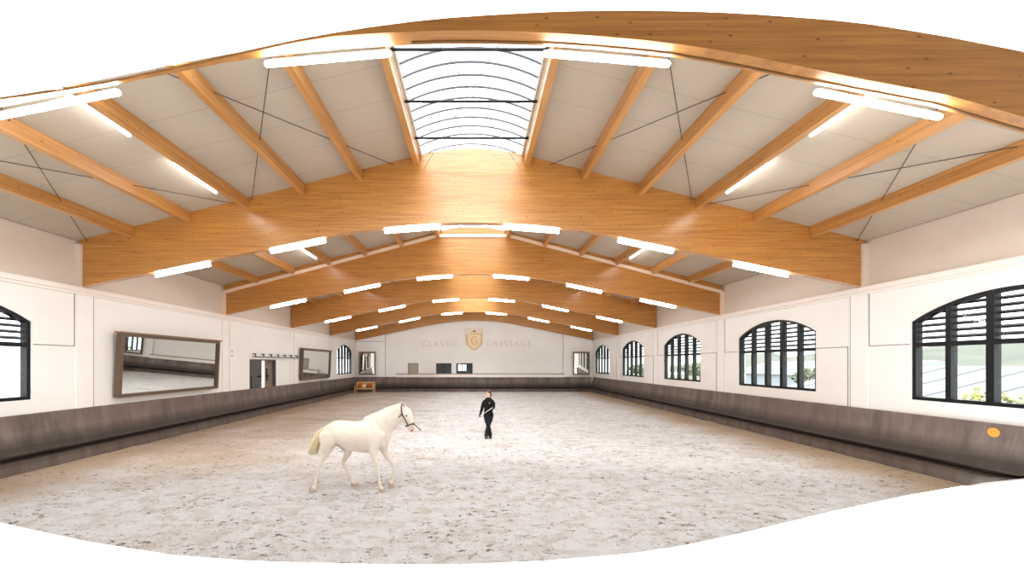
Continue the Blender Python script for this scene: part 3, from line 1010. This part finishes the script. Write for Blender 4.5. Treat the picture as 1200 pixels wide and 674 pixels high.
# forelegs: near one straight under the shoulder, far one lifted
G_, K_ = -.14, .14
loft(b, [seg(505, 250, .17, .10, G_), seg(492, 310, .15, .105, G_), seg(484, 355, .10, .085, G_), seg(490, 400, .062, .055, G_), seg(502, 440, .046, .043, G_), seg(507, 460, .047, .044, G_),
         seg(512, 490, .030, .028, G_), seg(517, 535, .028, .026, G_), seg(521, 563, .035, .031, G_), seg(526, 580, .03, .029, G_)], 16)
loft(b, [seg(525, 578, .032, .032, G_), seg(532, 592, .045, .045, G_), seg(538, 606, .056, .055, G_)], 12, 3)
loft(b, [seg(515, 280, .15, .09, K_), seg(522, 330, .13, .09, K_), seg(530, 372, .085, .07, K_), seg(550, 410, .06, .052, K_), seg(578, 450, .047, .042, K_), seg(590, 468, .047, .043, K_),
         seg(592, 495, .030, .028, K_), seg(584, 530, .028, .026, K_), seg(578, 552, .034, .03, K_), seg(574, 564, .03, .028, K_)], 16)
loft(b, [seg(576, 562, .032, .032, K_), seg(572, 578, .043, .043, K_), seg(574, 592, .053, .052, K_)], 12, 3)
body = finish(b, 'body', M['coat'], horse, .013, 5)
# tail: strands fanning back
rt = random.Random(3)
b = MB()
loft(b, [seg(172, 232, .05, .05), seg(150, 238, .055, .05), seg(126, 268, .07, .055), seg(108, 310, .085, .06), seg(96, 350, .075, .055), seg(84, 385, .035, .03)], 14)
for k in range(26):
    q = rt.uniform(-1, 1); y = rt.uniform(-.05, .05)
    b.tube([(*(lambda p: (p[0], y * .4, p[1]))(hz(155, 240)),), (*(lambda p: (p[0], y, p[1]))(hz(122 + 14 * q, 275)),),
            (*(lambda p: (p[0], y * 1.3, p[1]))(hz(104 + 22 * q, 320)),), (*(lambda p: (p[0], y, p[1]))(hz(92 + 30 * q, 365)),),
            (*(lambda p: (p[0], y * .6, p[1]))(hz(86 + 34 * q, 392 + rt.uniform(-12, 8))),)], [.014, .018, .018, .013, .003], 6)
b.build('tail', M['tail'], horse, smooth=True)
b = MB()
for k in range(30):
    s_ = k / 29
    zx = 470 + 185 * s_; zy = 152 - 80 * s_ ** .8
    p = hz(zx, zy)
    b.tube([(p[0], .0, p[1] + .03), (p[0] - .02, .05, p[1] + .02), (p[0] - .05, .09 + .02 * rt.random(), p[1] - .10 - .05 * rt.random())], [.018, .02, .006], 6)
b.build('mane', mat('white_mane', srgb(236, 226, 208), .8), horse, smooth=True)
# eye, nostril, dark ear tips, hooves
b = MB()
for y in (-.088, .088):
    p = hz(684, 143); b.ball((p[0], y, p[1]), (.02, .012, .016))
b.build('eye', mat('dark_eye', srgb(38, 26, 22), .15), horse, smooth=True)
b = MB()
for y in (-.05, .05):
    p = hz(712, 238); b.ball((p[0] + .02, y, p[1]), (.016, .012, .024))
b.build('nostril', mat('dark_nostril', srgb(120, 70, 60), .6), horse, smooth=True)
b = MB()
for y in (-.062, .045):
    b.tube([(*(lambda p: (p[0] + .006, y, p[1]))(hz(664, 86)),), (*(lambda p: (p[0] + .006, y, p[1]))(hz(669, 70)),)], [.016, .006], 6)
b.build('ear_lining', M['leather'], horse, smooth=True)
hoof = mat('pale_hoof', srgb(176, 158, 142), .6)
for zx, zy, y in ((106, 603, N_), (338, 600, F_), (540, 609, G_), (574, 598, K_)):
    p = hz(zx, zy); b = MB()
    b.rings([[(p[0] + dx + r * 1.12 * math.cos(a), y + r * math.sin(a), p[1] + z) for a in [k * PI / 8 for k in range(16)]]
             for r, z, dx in ((.066, -.012, .006), (.060, .03, -.004), (.052, .055, -.012))])
    b.build('hoof', hoof, horse)
# halter: noseband, cheek straps, headpiece, throat strap
b = MB()
def strap(pts, r=.011): b.tube(pts, r, 6)
def loop(zx, zy, h, w, tilt_, r=.012, n=20):
    x, z = hz(zx, zy)
    d = Vector((math.sin(tilt_), 0, -math.cos(tilt_))); up = Vector((math.cos(tilt_), 0, math.sin(tilt_)))
    pts = [Vector((x, 0, z)) + up * math.cos(a) * h + Vector((0, 1, 0)) * math.sin(a) * w for a in [2 * PI * k / n for k in range(n + 1)]]
    b.tube(pts, r, 6, cap=False)
loop(701, 202, .098, .074, .35, .013)
for y, q in ((-1, 1), (1, 1)):
    strap([(*(lambda p: (p[0], y * .088, p[1]))(hz(652, 92)),), (*(lambda p: (p[0], y * .100, p[1]))(hz(656, 130)),), (*(lambda p: (p[0], y * .098, p[1]))(hz(676, 165)),), (*(lambda p: (p[0], y * .080, p[1]))(hz(694, 203)),)], .012)
    strap([(*(lambda p: (p[0], y * .100, p[1]))(hz(656, 132)),), (*(lambda p: (p[0], y * .082, p[1]))(hz(640, 150)),), (*(lambda p: (p[0], y * .03, p[1]))(hz(628, 168)),)], .010)
p = hz(655, 78)
strap([(hz(652, 92)[0], -.088, hz(652, 92)[1]), (p[0] - .01, -.05, p[1] + .02), (p[0] - .01, .05, p[1] + .02), (hz(652, 92)[0], .088, hz(652, 92)[1])], .012)
b.build('halter', M['leather'], horse, smooth=True)
b = MB()
b.tube([(hz(712, 200)[0], -.075, hz(712, 200)[1] + .02), (*(lambda p: (p[0], -.1, p[1]))(hz(736, 198)),), (*(lambda p: (p[0], -.11, p[1]))(hz(756, 215)),), (*(lambda p: (p[0], -.11, p[1]))(hz(776, 234)),)], .011, 6)
b.build('lead_strap', M['leather'], horse, smooth=True)

# --- the handler: faces the viewer, head turned towards the horse, legs crossed mid-step
def pz(zx, zy, y=0.0): return Vector(((zx - 325) / 317, y, (604 - zy) / 317))
per = empty('person', (.456, 14.2, 0))
tag(per, 'person in black jacket, black trousers and boots walking with a long white whip', 'person')
SK = mat('skin', srgb(232, 178, 150), .5)
BK = mat('black_cloth', srgb(12, 11, 12), .8, spec=.2)
BT_ = mat('black_trousers', srgb(14, 13, 15), .7, spec=.25)
HAIR = mat('dark_brown_hair', srgb(48, 30, 22), .6)
def S_(zx, zy, h, w, y=0): v = pz(zx, zy, y); return (v.x, v.y, v.z, h, w)
def col(b, sts, n=16, sub=4):
    """volume along mostly upright stations (zx, zy, half width x, half depth y, y)"""
    P = [(pz(a, c, y), wx, wy) for a, c, wx, wy, y in sts]
    rr = []
    for (p0, a0, b0), (p1, a1, b1) in zip(P, P[1:]):
        for k in range(sub):
            t_ = k / sub; s = t_ * t_ * (3 - 2 * t_)
            rr.append((p0.lerp(p1, t_), a0 + (a1 - a0) * s, b0 + (b1 - b0) * s))
    rr.append(P[-1])
    (p, a_, b_) = rr[0]; (q, c_, d_) = rr[-1]
    u0 = (rr[0][0] - rr[1][0]).normalized(); u1 = (rr[-1][0] - rr[-2][0]).normalized()
    rr = [(p + u0 * .6 * min(a_, b_), a_ * .5, b_ * .5)] + rr + [(q + u1 * .6 * min(c_, d_), c_ * .5, d_ * .5)]
    b.rings([[p + Vector((math.cos(a) * wx, math.sin(a) * wy, 0)) for a in [2 * PI * k / n for k in range(n)]] for p, wx, wy in rr])
# continuous body: head, neck, torso, arms, hands, legs
b = MB()
b.ball(pz(327, 106), (.072, .092, .115), 16, 12)
col(b, [(326, 122, .052, .062, -.01), (324, 135, .036, .045, -.02)])
col(b, [(329, 150, .05, .055, .02), (330, 128, .048, .052, .01)])
col(b, [(330, 158, .10, .07, .02), (329, 176, .165, .095, .01), (327, 215, .155, .115, 0), (326, 262, .125, .10, 0), (328, 300, .145, .11, 0), (330, 340, .17, .12, 0), (330, 362, .15, .11, 0)], 20)
RL = [(305, 350, .088, .095, -.02), (310, 400, .075, .08, -.04), (322, 450, .056, .062, -.06), (336, 505, .055, .062, -.04), (345, 560, .045, .05, -.01), (348, 588, .045, .06, 0)]
LL = [(354, 350, .088, .095, .02), (348, 400, .075, .08, .02), (334, 450, .056, .062, .03), (318, 505, .056, .062, .0), (308, 560, .045, .05, -.04), (304, 586, .045, .06, -.05)]
col(b, RL); col(b, LL)
for zx, y in ((349, .0), (303, -.06)):
    v = pz(zx, 594, y - .07); b.ball(v, (.05, .13, .036))
def arm(b, pts):
    b.tube([pz(a, c, y) for a, c, y, r in pts], [r for *_, r in pts], 12)
AR = [(290, 184, .0, .054), (270, 215, -.02, .052), (258, 262, -.05, .045), (246, 300, -.09, .036), (236, 328, -.13, .028)]
AL = [(368, 184, .0, .054), (386, 218, -.02, .052), (386, 258, -.04, .045), (372, 268, -.12, .038), (356, 270, -.19, .028)]
arm(b, AR); arm(b, AL)
def hand(b, p, fwd, dn, g=0.0):
    """palm, four curled fingers and a thumb"""
    p = Vector(p); f = Vector(fwd).normalized(); d = Vector(dn); d = (d - f * d.dot(f)).normalized(); s = f.cross(d)
    b.tube([p - f * .02, p + f * .03, p + f * .075], [.024 + g, .032 + g, .028 + g], 10)
    for k, L in enumerate((.030, .034, .032, .025)):
        q = p + f * .078 + s * (k - 1.5) * .017
        b.tube([q - f * .02, q + f * L * .6 + d * .008, q + f * L * .7 + d * (.01 + L * .7), q + f * L * .1 + d * (.02 + L)], [.0095 + g, .009 + g, .0085 + g, .006 + g], 6)
    b.tube([p + f * .02 - s * .02, p + f * .045 - s * .042 + d * .01, p + f * .07 - s * .036 + d * .03], [.011 + g, .01 + g, .007 + g], 6)
hand(b, pz(236, 328, -.13), (-.10, -.06, -.22), (.3, -.4, 0))
hand(b, pz(356, 270, -.19), (-.6, -.25, -.05), (0, .1, -1))
pm = mat('handler_body', srgb(232, 178, 150), .55)
body = finish(b, 'body', pm, per, .0075, 2)
# clothing
for h_ in ((pz(236, 328, -.13), (-.10, -.06, -.22), (.3, -.4, 0)), (pz(356, 270, -.19), (-.6, -.25, -.05), (0, .1, -1))):
    b = MB(); hand(b, *h_, g=.004)
    finish(b, 'glove', BK, per, .006, 1)
b = MB()
col(b, [(329, 146, .060, .062, .015), (330, 158, .115, .082, .015), (329, 178, .168, .108, .01), (327, 215, .168, .128, 0), (326, 262, .138, .115, 0), (328, 300, .158, .124, 0), (330, 335, .18, .132, 0), (330, 352, .178, .13, 0)], 20)
for A in (AR, AL): b.tube([pz(a, c, y) for a, c, y, r in A], [r * 1.22 + .004 for *_, r in A], 14)
finish(b, 'jacket', BK, per, .009, 2)
b = MB()
col(b, [(330, 330, .165, .12, 0), (330, 362, .168, .125, 0)], 18)
def wide(L, k): return [(a, c, wx * k_ + .012, wy * k_ + .012, y) for (a, c, wx, wy, y), k_ in zip(L, k)]
col(b, wide(RL, (1.05, 1.05, 1.08, 1.12, 1.4, 1.45))[:-1] + [(347, 574, .072, .078, 0)])
col(b, wide(LL, (1.05, 1.05, 1.08, 1.12, 1.4, 1.45))[:-1] + [(304, 574, .072, .078, -.04)])
finish(b, 'trousers', BT_, per, .009, 2)
for zx, y in ((349, .0), (303, -.06)):
    b = MB()
    v = pz(zx, 594, y - .07); b.ball(v + Vector((0, 0, .004)), (.058, .145, .042), 14, 8)
    col(b, [(zx, 566, .055, .06, y), (zx, 590, .055, .07, y - .01)])
    v = pz(zx, 602, y - .05)
    b.box((v.x - .05, v.y - .14, -.004), (v.x + .05, v.y + .12, .022))
    finish(b, 'boot', mat('black_boot', srgb(14, 13, 14), .35), per, .009, 1)
b = MB()
b.ball(pz(331, 100) + Vector((.012, .030, .022)), (.086, .102, .108), 16, 12)
b.ball(pz(331, 88) + Vector((0, -.03, .0)), (.070, .06, .04), 14, 10)
b.ball(pz(345, 118) + Vector((.01, .06, 0)), (.05, .05, .07), 12, 8)
b.ball(pz(346, 140) + Vector((0, .08, 0)), (.035, .035, .08), 10, 8)
finish(b, 'hair', HAIR, per, .009, 2)
fd = Vector((-.35, -.94, 0)).normalized(); sd = Vector((fd.y, -fd.x, 0))
hc = pz(326, 108)
b = MB(); b.tube([hc + fd * .088 + Vector((0, 0, .012)), hc + fd * .105 + Vector((0, 0, -.02)), hc + fd * .088 + Vector((0, 0, -.028))], [.008, .014, .006], 8)
b.build('nose', pm, per, smooth=True)
b = MB()
for s in (-1, 1): b.ball(hc + fd * .083 + sd * .03 * s + Vector((0, 0, .012)), (.012, .008, .007), 8, 6)
b.build('eye', mat('eye_brown', srgb(40, 26, 22), .2), per, smooth=True)
b = MB(); b.tube([hc + fd * .083 + sd * -.022 + Vector((0, 0, -.058)), hc + fd * .092 + Vector((0, 0, -.055)), hc + fd * .083 + sd * .022 + Vector((0, 0, -.058))], [.003, .007, .003], 6)
b.build('mouth', mat('lips', srgb(184, 96, 90), .5), per, smooth=True)
b = MB()
b.box(tuple(pz(338, 205, -.135) - Vector((.016, .003, .02))), tuple(pz(338, 205, -.135) + Vector((.016, .004, .02))))
b.build('jacket_logo', mat('logo_grey', srgb(150, 140, 136), .5), per)
# whip held in both hands, and the loose white line below the right hand
b = MB()
p0 = pz(372, 252, -.235); p1 = pz(224, 350, -.20)
b.tube([p0, p0.lerp(p1, .5) + Vector((0, -.05, .0)), p1], [.009, .008, .007], 8)
for v in b.bm.verts: v.co += per.location
whip = tag(b.build('lunge_whip', mat('white_whip', srgb(226, 222, 216), .5), smooth=True), 'long thin white whip held across the body in both hands of the person in black', 'whip')
b = MB(); pts = []
for k in range(60):
    a = k / 59
    pts.append(pz(231 + 30 * math.sin(a * 9.0) * (1 - .3 * a) - 6 * a, 346 + 120 * a + 18 * math.sin(a * 14), -.19 + .05 * math.cos(a * 9)))
b.tube(pts, .0045, 5)
for v in b.bm.verts: v.co += per.location
tag(b.build('lunge_line', mat('white_cord', srgb(214, 212, 210), .7), smooth=True), 'thin pale looped cord hanging from the hand of the person in black', 'lunge line')

# ------------------------------------------------------------------ outdoors, seen through the windows
def hazy(name, a, b_, sc_=.2):
    m = mat(name, a, .95, spec=.1); t = NT(m)
    n = t.noise(t.coord((sc_, sc_, sc_)), 1, 5, .6)
    t.l.new(t.mix(t.ramp(n, .38, .62), a, b_), t.p.inputs['Base Color'])
    return m
GR = hazy('pale_meadow', srgb(88, 94, 76), srgb(104, 104, 92))
HL = hazy('pale_hill', srgb(84, 90, 84), srgb(98, 100, 92), .05)
b = MB(); N = 30
vs = [[b.bm.verts.new((20 + 130 * (i / N) ** 1.5, -10 + 210 * j / N, -.4 + (0 if i < 3 else 4 * noise.noise(Vector((i * .3, j * .3, 0))) * (i / N)) - 3.0 * (i / N))) for j in range(N + 1)] for i in range(N + 1)]
for i in range(N):
    for j in range(N): b.bm.faces.new((vs[i][j], vs[i + 1][j], vs[i + 1][j + 1], vs[i][j + 1]))
tag(b.build('meadow', GR, smooth=True), kind='structure')
b = MB()
vs = []
for i in range(12):
    row = []
    for j in range(60):
        y = -20 + 380 * j / 59; x = 150 + 9 * i
        z = -4 + (i / 11) * (15 + 9 * noise.noise(Vector((y * .018, 3, 0))) + 3 * noise.noise(Vector((y * .07, 9, 0))))
        row.append(b.bm.verts.new((x, y, z)))
    vs.append(row)
for i in range(11):
    for j in range(59): b.bm.faces.new((vs[i][j], vs[i + 1][j], vs[i + 1][j + 1], vs[i][j + 1]))
tag(b.build('hillside', HL, smooth=True), kind='structure')
# low white-roofed sheds outside
def shed(x0, x1, y0, y1, h, rise, label):
    root = empty('shed', ((x0 + x1) / 2, (y0 + y1) / 2, -.4)); tag(root, label, 'shed')
    b = MB(); b.box((x0, y0, -.4), (x1, y1, h)); local(b.build('shed_wall', mat('pale_shed', srgb(150, 156, 164), .8)), root)
    xm = (x0 + x1) / 2
    b = MB()
    b.prism([(x0 - .4, y0 - .4, h), (x1 + .4, y0 - .4, h), (xm, y0 - .4, h + rise)], [(x0 - .4, y1 + .4, h), (x1 + .4, y1 + .4, h), (xm, y1 + .4, h + rise)])
    local(b.build('shed_roof', mat('white_roof', srgb(118, 122, 128), .7)), root)
    b = MB()
    for k in range(8):
        y = y0 + (y1 - y0) * (k + .5) / 8
        b.bar((x0 - .4, y, h + .03), (xm, y, h + rise + .03), .06, .05)
    local(b.build('roof_seam', mat('grey_seam', srgb(84, 90, 96), .6)), root)
shed(24, 36, 14, 30, .9, 1.6, 'low white roofed shed outside the nearest right window')
shed(40, 52, 40, 62, 1.2, 1.8, 'farther white roofed shed outside the second right window')
LEAF = [hazy('pale_leaf', srgb(84, 92, 70), srgb(106, 112, 92), 1.2), hazy('yellow_leaf', srgb(150, 146, 84), srgb(128, 130, 96), 1.5)]
TR = mat('bark', srgb(70, 62, 56), .9)
rnd = random.Random(5)
def tree(x, y, h, r, label, lm=0, n=260):
    root = empty('tree', (x, y, -.6)); tag(root, label, 'tree', 'trees outside the right windows')
    b = MB(); b.tube([(0, 0, 0), (.05, 0, h * .35), (0, .05, h * .7)], [.12, .09, .04], 8)
    for k in range(4):
        a = k * 1.6; b.tube([(0, 0, h * (.3 + .08 * k)), (math.cos(a) * r * .6, math.sin(a) * r * .6, h * (.6 + .05 * k))], [.05, .02], 6)
    b.build('trunk', TR, root)
    b = MB()
    for k in range(n):
        v = Vector((rnd.gauss(0, 1), rnd.gauss(0, 1), rnd.gauss(0, 1))).normalized() * rnd.uniform(.5, 1)
        c = Vector((v.x * r, v.y * r, h * .66 + v.z * h * .38))
        s = rnd.uniform(.14, .3) * r * .5
        bmesh.ops.create_icosphere(b.bm, subdivisions=1, radius=s, matrix=Matrix.Translation(c) @ Matrix.Rotation(rnd.random() * 3, 4, 'X') @ Matrix.Diagonal((1, .8, .6, 1)))
    b.build('crown', LEAF[lm], root)
tree(22.3, 17.2, 2.2, 1.0, 'small yellowish leafy tree outside the nearest right window', 1, 160)
tree(38.6, 34.5, 3.0, 1.8, 'pale green bushy tree behind the shed, left edge of the nearest right window')
tree(34, 40.5, 2.7, 1.5, 'pale green tree outside the right half of the second right window')
tree(66, 84, 3.4, 3.0, 'pale tree behind the sheds outside the second right window')
tree(44, 78, 3.0, 3.4, 'pale green tree outside the third window of the right wall')
tree(40, 95, 3.0, 3.4, 'pale green tree outside the fourth window of the right wall')
